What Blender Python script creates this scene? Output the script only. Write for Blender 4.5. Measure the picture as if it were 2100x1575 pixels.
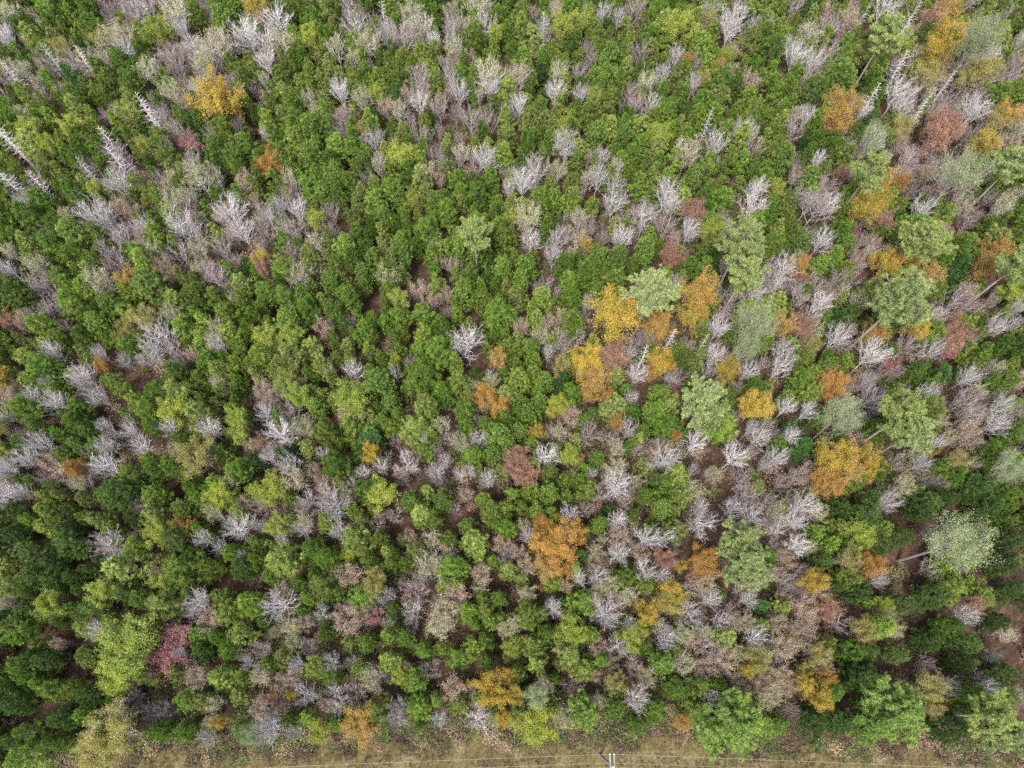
import bpy, math, random
import numpy as np
from mathutils import Vector, noise as mnoise

for o in list(bpy.data.objects):
    bpy.data.objects.remove(o)
S = bpy.context.scene
C = S.collection

# ------------------------------------------------------------------ camera, sky, sun, exposure
CAM_H = 85.0
TILT = math.radians(22.1)
F_PX = 1456.0                       # focal length in pixels of the 2100 px wide photograph
cam = bpy.data.cameras.new('camera')
cam.sensor_width = 36.0
cam.lens = F_PX / 2100.0 * 36.0
cam.clip_start = 0.5
cam.clip_end = 9000
camo = bpy.data.objects.new('camera', cam)
camo.location = (0, 0, CAM_H)
camo.rotation_euler = (TILT, 0, 0)
C.objects.link(camo)
S.camera = camo

SUN_EL, SUN_AZ = math.radians(62), math.radians(205)      # azimuth clockwise from +Y
w = bpy.data.worlds.new('World')
S.world = w
w.use_nodes = True
nt = w.node_tree
sky = nt.nodes.new('ShaderNodeTexSky')
sky.sky_type = 'NISHITA'
sky.sun_disc = False
sky.sun_elevation = SUN_EL
sky.sun_rotation = SUN_AZ
sky.air_density = 1.0
sky.dust_density = 6.0
sky.ozone_density = 0.6
bg = nt.nodes['Background']
nt.links.new(sky.outputs[0], bg.inputs[0])
bg.inputs[1].default_value = 0.13

sun = bpy.data.lights.new('sun', 'SUN')
sun.energy = 1.5
sun.angle = math.radians(10)
sun.color = (1.0, 0.96, 0.9)
suno = bpy.data.objects.new('sun', sun)
d = Vector((math.sin(SUN_AZ) * math.cos(SUN_EL), math.cos(SUN_AZ) * math.cos(SUN_EL), math.sin(SUN_EL)))
suno.rotation_euler = d.to_track_quat('Z', 'Y').to_euler()
suno.location = d * 300
C.objects.link(suno)

S.view_settings.view_transform = 'Standard'
S.view_settings.look = 'None'
S.view_settings.gamma = 1.0
S.view_settings.use_curve_mapping = False
S.view_settings.exposure = 1.55
S.render.engine = 'CYCLES'
S.cycles.use_denoising = False
S.cycles.debug_use_spatial_splits = True
S.cycles.max_bounces = 3
S.cycles.diffuse_bounces = 1
S.cycles.transmission_bounces = 1
S.cycles.glossy_bounces = 1

# ------------------------------------------------------------------ helpers
CT, ST = math.cos(TILT), math.sin(TILT)

def at(px, py, z=0.0):
    """photo pixel (2100x1575) -> point on the horizontal plane at height z"""
    u, v = (px - 1050.0) / F_PX, (787.5 - py) / F_PX
    dx, dy, dz = u, v * CT + ST, v * ST - CT
    t = (z - CAM_H) / dz
    return Vector((dx * t, dy * t, z))

def proj(x, y, z):
    yy, zz = y, z - CAM_H
    depth = yy * ST - zz * CT
    v = yy * CT + zz * ST
    return 1050.0 + F_PX * x / depth, 787.5 - F_PX * v / depth, depth

def mesh(name, verts, faces, mat, tone=None, smooth=False):
    me = bpy.data.meshes.new(name)
    me.from_pydata(verts.tolist() if hasattr(verts, 'tolist') else verts, [],
                   faces.tolist() if hasattr(faces, 'tolist') else faces)
    if tone is not None:
        a = me.attributes.new('tone', 'FLOAT', 'FACE')
        a.data.foreach_set('value', np.asarray(tone, dtype=np.float32))
    me.materials.append(mat)
    if smooth:
        me.polygons.foreach_set('use_smooth', [True] * len(me.polygons))
    me.update()
    return me

def add(name, me, parent=None):
    o = bpy.data.objects.new(name, me)
    C.objects.link(o)
    if parent:
        o.parent = parent
    return o

def tag(o, label=None, cat=None, group=None, kind=None):
    if label: o['label'] = label
    if cat: o['category'] = cat
    if group: o['group'] = group
    if kind: o['kind'] = kind
    return o

# ------------------------------------------------------------------ materials
def newmat(name):
    m = bpy.data.materials.new(name)
    m.use_nodes = True
    t = m.node_tree
    t.nodes.clear()
    out = t.nodes.new('ShaderNodeOutputMaterial')
    return m, t, out

def foliage(name, cols, transl=0.3, tone_amt=0.5, rand_val=0.3, rough=0.7, hue=.012):
    """cols: 2-4 leaf colours, one picked per tree; every leaf clump has a tone of its own"""
    m, t, out = newmat(name)
    N, L = t.nodes, t.links
    oi = N.new('ShaderNodeObjectInfo')
    rp = N.new('ShaderNodeValToRGB')
    rp.color_ramp.interpolation = 'LINEAR'
    while len(rp.color_ramp.elements) < len(cols):
        rp.color_ramp.elements.new(0.5)
    for i, c in enumerate(cols):
        e = rp.color_ramp.elements[i]
        e.position = i / (len(cols) - 1)
        e.color = (*c, 1)
    L.new(oi.outputs['Random'], rp.inputs[0])
    at_ = N.new('ShaderNodeAttribute')
    at_.attribute_name = 'tone'
    # per-tree brightness from a second pseudo random number
    mul = N.new('ShaderNodeMath'); mul.operation = 'MULTIPLY'; mul.inputs[1].default_value = 37.7
    fr = N.new('ShaderNodeMath'); fr.operation = 'FRACT'
    L.new(oi.outputs['Random'], mul.inputs[0]); L.new(mul.outputs[0], fr.inputs[0])
    mr = N.new('ShaderNodeMapRange')
    mr.inputs[3].default_value = 1 - rand_val; mr.inputs[4].default_value = 1 + rand_val
    L.new(fr.outputs[0], mr.inputs[0])
    mr2 = N.new('ShaderNodeMapRange')
    mr2.inputs[3].default_value = 1 - tone_amt; mr2.inputs[4].default_value = 1 + tone_amt
    L.new(at_.outputs['Fac'], mr2.inputs[0])
    m2 = N.new('ShaderNodeMath'); m2.operation = 'MULTIPLY'
    L.new(mr.outputs[0], m2.inputs[0]); L.new(mr2.outputs[0], m2.inputs[1])
    # slight hue shift per clump
    mr3 = N.new('ShaderNodeMapRange')
    mr3.inputs[3].default_value = 0.5 + hue; mr3.inputs[4].default_value = 0.5 - hue
    L.new(at_.outputs['Fac'], mr3.inputs[0])
    hs = N.new('ShaderNodeHueSaturation')
    L.new(mr3.outputs[0], hs.inputs['Hue'])
    L.new(m2.outputs[0], hs.inputs['Value'])
    L.new(rp.outputs[0], hs.inputs['Color'])
    p = N.new('ShaderNodeBsdfPrincipled')
    p.inputs['Roughness'].default_value = rough
    p.inputs['Specular IOR Level'].default_value = 0.25
    L.new(hs.outputs[0], p.inputs['Base Color'])
    tr = N.new('ShaderNodeBsdfTranslucent')
    L.new(hs.outputs[0], tr.inputs[0])
    mx = N.new('ShaderNodeMixShader'); mx.inputs[0].default_value = transl
    L.new(p.outputs[0], mx.inputs[1]); L.new(tr.outputs[0], mx.inputs[2])
    L.new(mx.outputs[0], out.inputs[0])
    return m

def bark(name, cols, rand_val=0.2):
    m, t, out = newmat(name)
    N, L = t.nodes, t.links
    oi = N.new('ShaderNodeObjectInfo')
    tc = N.new('ShaderNodeTexCoord')
    ns = N.new('ShaderNodeTexNoise'); ns.inputs['Scale'].default_value = 2.5; ns.inputs['Detail'].default_value = 4
    L.new(tc.outputs['Object'], ns.inputs['Vector'])
    rp = N.new('ShaderNodeValToRGB')
    rp.color_ramp.elements[0].position = 0.3; rp.color_ramp.elements[0].color = (*cols[0], 1)
    rp.color_ramp.elements[1].position = 0.7; rp.color_ramp.elements[1].color = (*cols[1], 1)
    L.new(ns.outputs[0], rp.inputs[0])
    mr = N.new('ShaderNodeMapRange')
    mr.inputs[3].default_value = 1 - rand_val; mr.inputs[4].default_value = 1 + rand_val
    L.new(oi.outputs['Random'], mr.inputs[0])
    hs = N.new('ShaderNodeHueSaturation')
    L.new(mr.outputs[0], hs.inputs['Value']); L.new(rp.outputs[0], hs.inputs['Color'])
    p = N.new('ShaderNodeBsdfPrincipled')
    p.inputs['Roughness'].default_value = 0.85
    p.inputs['Specular IOR Level'].default_value = 0.2
    L.new(hs.outputs[0], p.inputs['Base Color'])
    L.new(p.outputs[0], out.inputs[0])
    return m

def plain(name, col, rough=0.6, metal=0.0):
    m, t, out = newmat(name)
    p = t.nodes.new('ShaderNodeBsdfPrincipled')
    ns = t.nodes.new('ShaderNodeTexNoise'); ns.inputs['Scale'].default_value = 9
    rp = t.nodes.new('ShaderNodeValToRGB')
    rp.color_ramp.elements[0].color = (*[c * 0.8 for c in col], 1)
    rp.color_ramp.elements[1].color = (*[min(1, c * 1.15) for c in col], 1)
    t.links.new(ns.outputs[0], rp.inputs[0]); t.links.new(rp.outputs[0], p.inputs['Base Color'])
    p.inputs['Roughness'].default_value = rough
    p.inputs['Metallic'].default_value = metal
    t.links.new(p.outputs[0], out.inputs[0])
    return m

M = {
 'pine':   foliage('pine_needles', [(.085, .168, .024), (.13, .22, .033), (.175, .255, .044), (.215, .27, .08)], tone_amt=.6),
 'bush':   foliage('bushy_pine_needles', [(.115, .205, .034), (.17, .26, .055), (.14, .235, .05)], tone_amt=.6),
 'tall':   foliage('tall_pine_needles', [(.28, .36, .155), (.28, .36, .105), (.31, .38, .17)], rand_val=.12),
 'bright': foliage('bright_green_needles', [(.17, .295, .05), (.21, .32, .075)], rand_val=.1),
 'cedar':  foliage('dark_evergreen_needles', [(.05, .125, .030), (.07, .15, .042)]),
 'deep':   foliage('deep_green_needles', [(.052, .105, .024), (.072, .138, .030), (.10, .16, .04)], tone_amt=.6),  # own deep green at lower right; at lower left painted-in vignette darkening
 'lime':   foliage('lime_leaves', [(.19, .265, .045), (.25, .295, .04), (.20, .25, .055)], rand_val=.15, hue=.02),
 'gold':   foliage('gold_leaves', [(.32, .235, .032), (.36, .275, .040), (.28, .23, .042)], rand_val=.12, hue=.045),
 'orange': foliage('orange_leaves', [(.31, .175, .04), (.33, .215, .05), (.30, .215, .07)], rand_val=.15, hue=.038),
 'russet': foliage('russet_leaves', [(.25, .14, .095), (.28, .17, .12), (.23, .145, .105)], rand_val=.15, hue=.02),
 'red':    foliage('crimson_leaves', [(.22, .095, .095), (.26, .135, .135)], rand_val=.15),
 'olive':  foliage('olive_leaves', [(.24, .23, .09), (.22, .245, .09), (.27, .24, .12), (.20, .21, .11)], rand_val=.2, hue=.02),
 'ochre':  foliage('ochre_leaves', [(.26, .235, .06), (.23, .22, .06)], rand_val=.12, hue=.02),
 'tan':    foliage('tan_leaves', [(.30, .23, .15), (.27, .19, .13), (.30, .245, .13)], rand_val=.2, hue=.015),
 'pale':   foliage('pale_green_leaves', [(.235, .32, .125), (.265, .33, .155)], rand_val=.12),
 'scrub':  foliage('scrub_leaves', [(.072, .050, .038), (.115, .085, .052), (.10, .09, .04), (.07, .05, .045)], rand_val=.3),
 'fern':   foliage('low_green_leaves', [(.05, .10, .025), (.10, .13, .04), (.13, .14, .05)], rand_val=.3),
 'grass':  foliage('dry_grass_blades', [(.128, .102, .050), (.128, .102, .050)], tone_amt=.75, rand_val=0, hue=.03),
 'bark_white': bark('pale_grey_bark', [(.46, .445, .44), (.66, .645, .635)]),
 'twig_white': bark('pale_grey_twigs', [(.255, .232, .24), (.39, .36, .365)]),
 'bark_mauve': bark('mauve_grey_bark', [(.29, .265, .26), (.42, .39, .38)]),
 'twig_mauve': bark('mauve_brown_twigs', [(.20, .155, .158), (.33, .268, .272)], .3),
 'bark_brown': bark('pine_bark', [(.13, .10, .08), (.24, .20, .17)]),
 'bark_tall':  bark('tall_pine_bark', [(.20, .18, .165), (.32, .30, .28)]),
 'twig_scrub': bark('scrub_twigs', [(.15, .10, .085), (.28, .21, .18)], .4),
}

# ------------------------------------------------------------------ geometry kits
def unit(a):
    return a / np.maximum(np.linalg.norm(a, axis=-1, keepdims=True), 1e-9)

class Geo:
    def __init__(self):
        self.v, self.f, self.t, self.n = [], [], [], 0
    def put(self, V, F, T):
        self.v.append(V); self.f.append(F + self.n); self.t.append(T); self.n += len(V)
    def needles(self, rng, Cn, D, k, length, width, spread=0.95, jitter=0.06):
        n = len(Cn)
        base = np.repeat(Cn, k, 0) + rng.normal(0, jitter, (n * k, 3))
        dr = unit(np.repeat(D, k, 0) + spread * unit(rng.normal(0, 1, (n * k, 3))))
        ln = length * rng.uniform(.65, 1.15, (n * k, 1))
        side = unit(np.cross(dr, rng.normal(0, 1, (n * k, 3)))) * width * .5
        V = np.stack([base - side, base + side, base + dr * ln], 1).reshape(-1, 3)
        F = np.arange(n * k * 3).reshape(-1, 3)
        tt = np.clip(np.repeat(rng.uniform(.15, .85, n), k) + rng.normal(0, .16, n * k), 0, 1)
        self.put(V, F, tt)
    def leaves(self, rng, P, size, tone, up=0.8):
        n = len(P)
        nm = unit(rng.normal(0, 1, (n, 3)) + np.array([0, 0, up * 2.0]))
        a = unit(np.cross(nm, rng.normal(0, 1, (n, 3))))
        b = np.cross(nm, a)
        s = size * rng.uniform(.6, 1.3, (n, 1))
        V = np.stack([P - a * s * .55, P - b * s * .34, P + a * s * .55, P + b * s * .34], 1).reshape(-1, 3)
        i = np.arange(n)[:, None] * 4
        F = np.concatenate([i + np.array([[0, 1, 2]]), i + np.array([[0, 2, 3]])], 0)
        self.put(V, F, np.concatenate([tone, tone]))
    def tube(self, pts, rad, sides=4):
        pts = np.asarray(pts, float); n = len(pts)
        tg = np.gradient(pts, axis=0); tg = unit(tg)
        ref = np.where(np.abs(tg[:, 2:3]) > .9, np.array([[1., 0, 0]]), np.array([[0, 0, 1.]]))
        a = unit(np.cross(tg, ref)); b = np.cross(tg, a)
        an = np.arange(sides) * 2 * math.pi / sides
        r = np.asarray(rad, float).reshape(-1, 1, 1)
        V = pts[:, None, :] + r * (np.cos(an)[None, :, None] * a[:, None, :] + np.sin(an)[None, :, None] * b[:, None, :])
        V = V.reshape(-1, 3)
        F = []
        for i in range(n - 1):
            for j in range(sides):
                q, q2 = i * sides + j, i * sides + (j + 1) % sides
                F.append((q, q2, q2 + sides)); F.append((q, q2 + sides, q + sides))
        F = np.array(F)
        self.put(V, F, np.full(len(F), .5))
    def sticks(self, rng, P, Q, width):
        n = len(P)
        side = unit(np.cross(Q - P, rng.normal(0, 1, (n, 3)))) * width * .5
        V = np.stack([P - side, P + side, Q], 1).reshape(-1, 3)
        self.put(V, np.arange(n * 3).reshape(-1, 3), np.full(n, .5))
    def build(self, name, mat):
        return mesh(name, np.concatenate(self.v), np.concatenate(self.f), mat, np.concatenate(self.t))

def skeleton(rng, R, H, fork=.24, n_limb=14, n_sub=9, n_twig=5, n_fine=4, thick=1.0, zlow=.54, wob=1.0):
    """trunk + limbs (Geo), twigs (Geo), list of twig tips"""
    wood, twig = Geo(), Geo()
    lean = rng.normal(0, .04, 2)
    def axis(t):
        return np.array([lean[0] * H * t * t, lean[1] * H * t * t, H * .8 * t])
    wood.tube([axis(t) for t in np.linspace(0, 1, 6)], np.linspace(.10, .03, 6) * max(.7, thick) * (H / 8), 6)
    tips, P, Q = [], [], []
    for i in range(n_limb):
        t0 = fork + (1 - fork) * (i / n_limb) ** 1.1
        s = axis(t0)
        az = i * 2.4 + rng.uniform(-.5, .5)
        u = rng.uniform(.5, 1.0) * (1.0 - .55 * (i / n_limb) ** 2)
        e = np.array([R * u * math.cos(az), R * u * math.sin(az),
                      H * (zlow + (1 - zlow) * math.sqrt(max(0, 1 - (u * .92) ** 2)) * rng.uniform(.8, 1.05))])
        m = s * .5 + e * .5 + np.array([math.cos(az) * R * .10, math.sin(az) * R * .10, -H * .02]) * wob + rng.normal(0, R * .05, 3) * wob
        tt = np.linspace(0, 1, 7)[:, None]
        pl = (1 - tt) ** 2 * s + 2 * tt * (1 - tt) * m + tt ** 2 * e
        pl[1:-1] += rng.normal(0, R * .016, (5, 3)) * max(.6, wob)
        wood.tube(pl, np.linspace(.043, .017, 7) * thick, 4)
        lim = np.linalg.norm(e - s)
        for j in range(n_sub):
            t1 = .22 + .78 * (j + rng.uniform(0, 1)) / n_sub
            k = min(5, int(t1 * 6)); fr = t1 * 6 - k
            b0 = pl[k] * (1 - fr) + pl[k + 1] * fr
            tg = unit(pl[k + 1] - pl[k])
            dr = unit(tg * .9 + unit(rng.normal(0, 1, 3)) * .75 + np.array([0, 0, .2]))
            ln = lim * rng.uniform(.20, .40) * (1.2 - .5 * t1)
            b1 = b0 + dr * ln
            bm = (b0 + b1) / 2 + rng.normal(0, ln * .07, 3)
            wood.tube([b0, bm, b1], np.array([.023, .017, .011]) * thick, 3)
            for q in range(n_twig):
                t2 = rng.uniform(.2, 1)
                c0 = b0 * (1 - t2) + b1 * t2
                d2 = unit(dr * 1.0 + unit(rng.normal(0, 1, 3)) * .75 + np.array([0, 0, .25]))
                l2 = ln * rng.uniform(.35, .7)
                c1 = c0 + d2 * l2
                P.append(c0); Q.append(c1)
                for z in range(n_fine):
                    t3 = rng.uniform(.15, 1)
                    f0 = c0 * (1 - t3) + c1 * t3
                    d3 = unit(d2 * 1.1 + unit(rng.normal(0, 1, 3)) * .8 + np.array([0, 0, .2]))
                    f1 = f0 + d3 * l2 * rng.uniform(.4, .8)
                    P.append(f0); Q.append(f1); tips.append(f1)
    twig.sticks(rng, np.array(P), np.array(Q), .023 * thick)
    return wood, twig, np.array(tips)

# every shape: returns dict(part name -> mesh), nominal radius, nominal height
def sh_pine(seed, R, H, mat, dens=1.0, z0=.22, pw=1.5, nl=.27, bmat='bark_brown', k=26):
    """whorls of upswept branches, each ending in a dense rounded tuft cluster; gaps between"""
    rng = np.random.default_rng(seed)
    crown, wood = Geo(), Geo()
    lean = rng.normal(0, .03, 2) * H
    wood.tube([(0, 0, 0), (lean[0] * .5, lean[1] * .5, H * .5), (lean[0], lean[1], H * .96)], [.085, .06, .02], 5)
    Cn, D = [], []
    z = H * z0
    lop = rng.uniform(-.25, .25, 2)
    def cluster(c, out, r):
        n = max(3, int(r * r * 44))
        q = unit(rng.normal(0, 1, (n, 3)) + np.array([0, 0, .5]) + out * .5)
        for v in q:
            Cn.append(c + v * r * np.array([1, 1, .75]) * rng.uniform(.55, 1.0)); D.append(unit(v + np.array([0, 0, .35])) * .9)
    while z < H * .95:
        t = (z - H * z0) / (H - H * z0)
        rr = R * (1 - t ** pw) * (0.7 + .3 * min(1, t * 3.5))
        nb = max(3, int((3.2 + 2.1 * rr) * dens))
        a0 = rng.uniform(0, 6.28)
        for b in range(nb):
            az = a0 + b * 6.283 / nb + rng.uniform(-.35, .35)
            ln = rr * rng.uniform(.5, 1.08) * (1 + lop[0] * math.cos(az) + lop[1] * math.sin(az))
            s = np.array([lean[0] * z / H, lean[1] * z / H, z])
            rise = ln * rng.uniform(.25, .75)
            e = s + np.array([math.cos(az) * ln, math.sin(az) * ln, rise])
            wood.sticks(rng, s[None], e[None], .05)
            out = np.array([math.cos(az), math.sin(az), 0])
            r = rng.uniform(.26, .46) * (.75 + .25 * min(1.5, R / 1.45))
            cluster(e, out, r)
            if ln > .9:
                for sd in (-1, 1):
                    if rng.uniform() < .75:
                        pv = np.array([-math.sin(az), math.cos(az), .1]) * sd * rng.uniform(.35, .55)
                        cluster(s + (e - s) * rng.uniform(.55, .85) + pv, out, r * .8)
            if ln > .6 and rng.uniform() < .6:
                cluster(s + (e - s) * .45, out, r * .75)
        z += rng.uniform(.48, .72)
    for q in range(3):
        cluster(np.array([lean[0], lean[1], H * (.97 - .06 * q)]) + rng.normal(0, .1, 3), np.zeros(3), .26)
    crown.needles(rng, np.array(Cn), np.array(D), k, nl, .048, spread=.8, jitter=.05)
    return {'trunk': wood.build('pine_trunk', M[bmat]), 'crown': crown.build('pine_crown', M[mat])}

def sh_tall(seed, R, H, cb, mat, n_limb=40, k=26, nl=.34, bmat='bark_tall'):
    rng = np.random.default_rng(seed)
    crown, wood = Geo(), Geo()
    lean = rng.normal(0, .015, 2) * H
    wood.tube([(lean[0] * t * t, lean[1] * t * t, H * .97 * t) for t in np.linspace(0, 1, 6)],
              np.array([.24, .21, .18, .14, .09, .03]), 7)
    Cn, D = [], []
    for i in range(n_limb):
        t = (i + rng.uniform(0, 1)) / n_limb
        z = H * (cb + (1 - cb) * t)
        az = i * 2.4 + rng.uniform(-.5, .5)
        prof = (1 - t ** 2.3) * (.72 + .28 * min(1, t * 4)) + .10
        ln = R * rng.uniform(.55, 1.12) * max(.18, prof)
        tz = z / H
        s = np.array([lean[0] * tz * tz, lean[1] * tz * tz, z])
        rise = ln * rng.uniform(.15, .55)
        m = s + np.array([math.cos(az), math.sin(az), 0]) * ln * .5 + np.array([0, 0, rise * .25])
        e = s + np.array([math.cos(az) * ln, math.sin(az) * ln, rise])
        wood.tube([s, m, e], [.045, .03, .014], 4)
        ns = max(3, int(ln / .5))
        for j in range(ns * 2):
            f = rng.uniform(.12, 1.0)
            b0 = (s + (m - s) * f * 2) if f < .5 else (m + (e - m) * (f - .5) * 2)
            sd = rng.choice([-1, 1])
            dr = unit(np.array([math.cos(az), math.sin(az), 0]) * .7 + sd * np.array([-math.sin(az), math.cos(az), 0]) * rng.uniform(.4, 1) + np.array([0, 0, .35]))
            l1 = ln * rng.uniform(.12, .34)
            b1 = b0 + dr * l1
            wood.sticks(rng, b0[None], b1[None], .04)
            for q in range(3 + int(l1 / .3)):
                c = b0 + (b1 - b0) * rng.uniform(.4, 1.05) + rng.normal(0, .14, 3)
                Cn.append(c); D.append(unit(dr + np.array([0, 0, .9])) * .6)
        Cn.append(e); D.append(unit(e - s))
    crown.needles(rng, np.array(Cn), np.array(D), k, nl, .06)
    return {'trunk': wood.build('tall_trunk', M[bmat]), 'crown': crown.build('tall_crown', M[mat])}

def sh_bare(seed, R, H, bmat, tmat, **kw):
    rng = np.random.default_rng(seed)
    wood, twig, tips = skeleton(rng, R, H, **kw)
    return {'trunk': wood.build('bare_trunk', M[bmat]), 'twigs': twig.build('bare_twigs', M[tmat])}

def sh_leafy(seed, R, H, mat, nper=2, size=.17, jit=.16, bmat='bark_mauve', tmat='twig_mauve', frac=1.0, thick=.8, **kw):
    rng = np.random.default_rng(seed)
    wood, twig, tips = skeleton(rng, R, H, thick=thick, **kw)
    g = Geo()
    keep = tips[rng.uniform(0, 1, len(tips)) < frac]
    P = np.repeat(keep, nper, 0) + rng.normal(0, jit, (len(keep) * nper, 3))
    # tone follows leaf sprays: a coarse 3-D cell hash
    cell = np.floor(P / .55).astype(int)
    h = (np.sin(cell[:, 0] * 12.9 + cell[:, 1] * 78.2 + cell[:, 2] * 37.7) * 43758.5) % 1.0
    tone = np.clip(.2 + .6 * h + rng.normal(0, .14, len(P)), 0, 1)
    g.leaves(rng, P, size, tone)
    off = wood.n
    for V, F, T in zip(twig.v, twig.f, twig.t):
        wood.v.append(V); wood.f.append(F + off); wood.t.append(T)
    me = wood.build('leafy_trunk', M[bmat])
    return {'trunk': me, 'crown': g.build('leafy_crown', M[mat])}

def sh_snag(seed, R, H):
    rng = np.random.default_rng(seed)
    wood, twig = Geo(), Geo()
    lean = rng.normal(0, .03, 2) * H
    wood.tube([(lean[0] * t, lean[1] * t, H * t) for t in np.linspace(0, 1, 6)], np.linspace(.075, .016, 6), 6)
    P, Q = [], []
    for i in range(46):
        t = .3 + .7 * i / 46
        s = np.array([lean[0] * t, lean[1] * t, H * t])
        az = i * 2.4 + rng.uniform(-.4, .4)
        ln = R * (1.25 - .95 * t) * rng.uniform(.6, 1.2)
        e = s + np.array([math.cos(az) * ln, math.sin(az) * ln, ln * rng.uniform(.0, .5)])
        wood.tube([s, (s + e) / 2 + rng.normal(0, .04, 3), e], [.016, .013, .008], 3)
        for j in range(7):
            f = rng.uniform(.3, 1)
            p = s + (e - s) * f
            q = p + unit(unit(e - s) + unit(rng.normal(0, 1, 3))) * ln * rng.uniform(.2, .45)
            P.append(p); Q.append(q)
    twig.sticks(rng, np.array(P), np.array(Q), .026)
    return {'trunk': wood.build('snag_trunk', M['bark_white']), 'twigs': twig.build('snag_twigs', M['twig_white'])}

# kind: object name, shape list, nominal (R, H), height rule (a + b*diameter, cap), crown-centre fraction, words
KIND = {}
def kind(code, name, part2, shapes, R, H, hr, cf, adj, short, group, cat='tree'):
    KIND[code] = dict(name=name, part2=part2, shapes=shapes, R=R, H=H, hr=hr, cf=cf, adj=adj, short=short, group=group, cat=cat)

kind('P', 'young_pine', 'crown', [sh_pine(100 + i, 1.45, 6.2, 'pine', z0=.2 + .02 * (i % 4), pw=1.0 + .3 * (i % 5), dens=.8 + .12 * (i % 3), nl=(.25, .36, .29)[i % 3]) for i in range(16)],
     1.45, 6.2, (3.6, .95, 8.5), .66, 'young green pine', 'a young pine', 'young pines of the thicket')
kind('G', 'bushy_pine', 'crown', [sh_pine(200 + i, 2.1, 7.4, 'bush', z0=.2, pw=1.9 + .3 * (i % 3), k=34) for i in range(7)],
     2.1, 7.4, (4.4, .8, 10), .68, 'full rounded green pine', 'a full rounded pine', 'full rounded pines standing out of the thicket')
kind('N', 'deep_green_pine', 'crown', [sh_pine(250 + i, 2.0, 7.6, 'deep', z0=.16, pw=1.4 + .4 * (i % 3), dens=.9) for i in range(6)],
     2.0, 7.6, (4.6, .8, 10), .68, 'deep-green pine', 'a deep-green pine', 'deep-green pines in the corners of the wood')
kind('C', 'dark_evergreen', 'crown', [sh_pine(300 + i, 1.5, 5.6, 'cedar', z0=.1, pw=1.3, k=30) for i in range(3)],
     1.5, 5.6, (3, .9, 8), .6, 'deep bluish-green evergreen', 'a bluish-green evergreen', 'bluish-green evergreens')
kind('Q', 'tall_pine', 'crown', [sh_tall(400 + i, 3.6, 16.5, .62, 'tall') for i in range(5)],
     3.6, 16.5, (9.5, 1.0, 19), .84, 'tall pale-green pine on a long trunk', 'a tall pale-green pine', 'tall pale-green pines above the thicket')
kind('H', 'broad_pine', 'crown', [sh_tall(450 + i, 3.6, 10.5, .3, 'bright', n_limb=46) for i in range(2)],
     3.6, 10.5, (6, .6, 12), .66, 'broad bright-green pine', 'a broad bright-green pine', 'broad bright-green pines at the clearing edge')
kind('W', 'bare_tree', 'twigs', [sh_bare(500 + i, 2.6, 8.0, 'bark_white', 'twig_white', n_limb=14 + i % 4, n_fine=5, thick=.9, zlow=.46 + .05 * (i % 3)) for i in range(5)] +
     [sh_bare(520 + i, 2.6, 8.0, 'bark_white', 'twig_white', n_limb=26 + 3 * (i % 3), n_sub=7, n_twig=4, n_fine=3, thick=.74, fork=.4, zlow=.44 + .04 * (i % 4), wob=.35) for i in range(9)],
     2.6, 8.0, (5.2, .55, 11), .72, 'bare whitish-grey tree', 'a bare whitish tree', 'bare whitish-grey trees')
kind('K', 'twiggy_tree', 'twigs', [sh_bare(550 + i, 2.3, 7.0, 'bark_mauve', 'twig_mauve', n_limb=13, n_sub=8, n_twig=5, n_fine=5, thick=.85) for i in range(7)],
     2.3, 7.0, (4.2, .55, 9), .70, 'bare mauve-brown fine-twigged tree', 'a bare mauve tree', 'bare mauve-brown trees')
kind('S', 'dead_snag', 'twigs', [sh_snag(600 + i, 1.3, 9.0) for i in range(4)],
     1.3, 9.0, (8.5, .3, 11), .6, 'narrow dead grey snag with short side branches', 'a narrow grey snag', 'narrow dead snags')
kind('Y', 'golden_tree', 'crown', [sh_leafy(650 + i, 2.6, 8.0, 'gold', thick=.45, size=.135, nper=5, n_limb=12) for i in range(4)],
     2.6, 8.0, (5, .6, 11), .72, 'golden-yellow leafy tree', 'a golden-yellow tree', 'golden-yellow trees')
kind('O', 'orange_tree', 'crown', [sh_leafy(680 + i, 2.6, 8.0, 'orange', thick=.45, size=.135, nper=5, n_limb=12) for i in range(4)],
     2.6, 8.0, (5, .6, 11), .72, 'orange-gold leafy tree', 'an orange tree', 'orange trees')
kind('R', 'russet_tree', 'crown', [sh_leafy(710 + i, 2.6, 7.5, 'russet', thick=.45, size=.135, nper=5, n_limb=12) for i in range(3)],
     2.6, 7.5, (4.6, .6, 10), .72, 'russet-brown leafy tree', 'a russet tree', 'russet-brown trees')
kind('X', 'crimson_shrub', 'crown', [sh_leafy(740 + i, 1.6, 4.5, 'red', thick=.45, size=.135, nper=5, n_limb=9) for i in range(2)],
     1.6, 4.5, (3, .6, 7), .7, 'dull crimson-leaved small tree', 'a crimson tree', 'crimson small trees')
kind('L', 'lime_tree', 'crown', [sh_leafy(760 + i, 2.4, 7.5, 'lime', thick=.45, size=.14, nper=5, n_limb=12) for i in range(4)],
     2.4, 7.5, (4.8, .6, 10), .72, 'yellow-green leafy tree', 'a yellow-green tree', 'yellow-green leafy trees')
kind('U', 'ochre_tree', 'crown', [sh_leafy(790 + i, 3.0, 8.0, 'ochre', nper=5, size=.12, thick=.6, bmat='bark_white', n_limb=13) for i in range(2)],
     3.0, 8.0, (4.8, .6, 11), .7, 'olive-ochre leafy tree', 'an ochre tree', 'olive-ochre trees')
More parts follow.
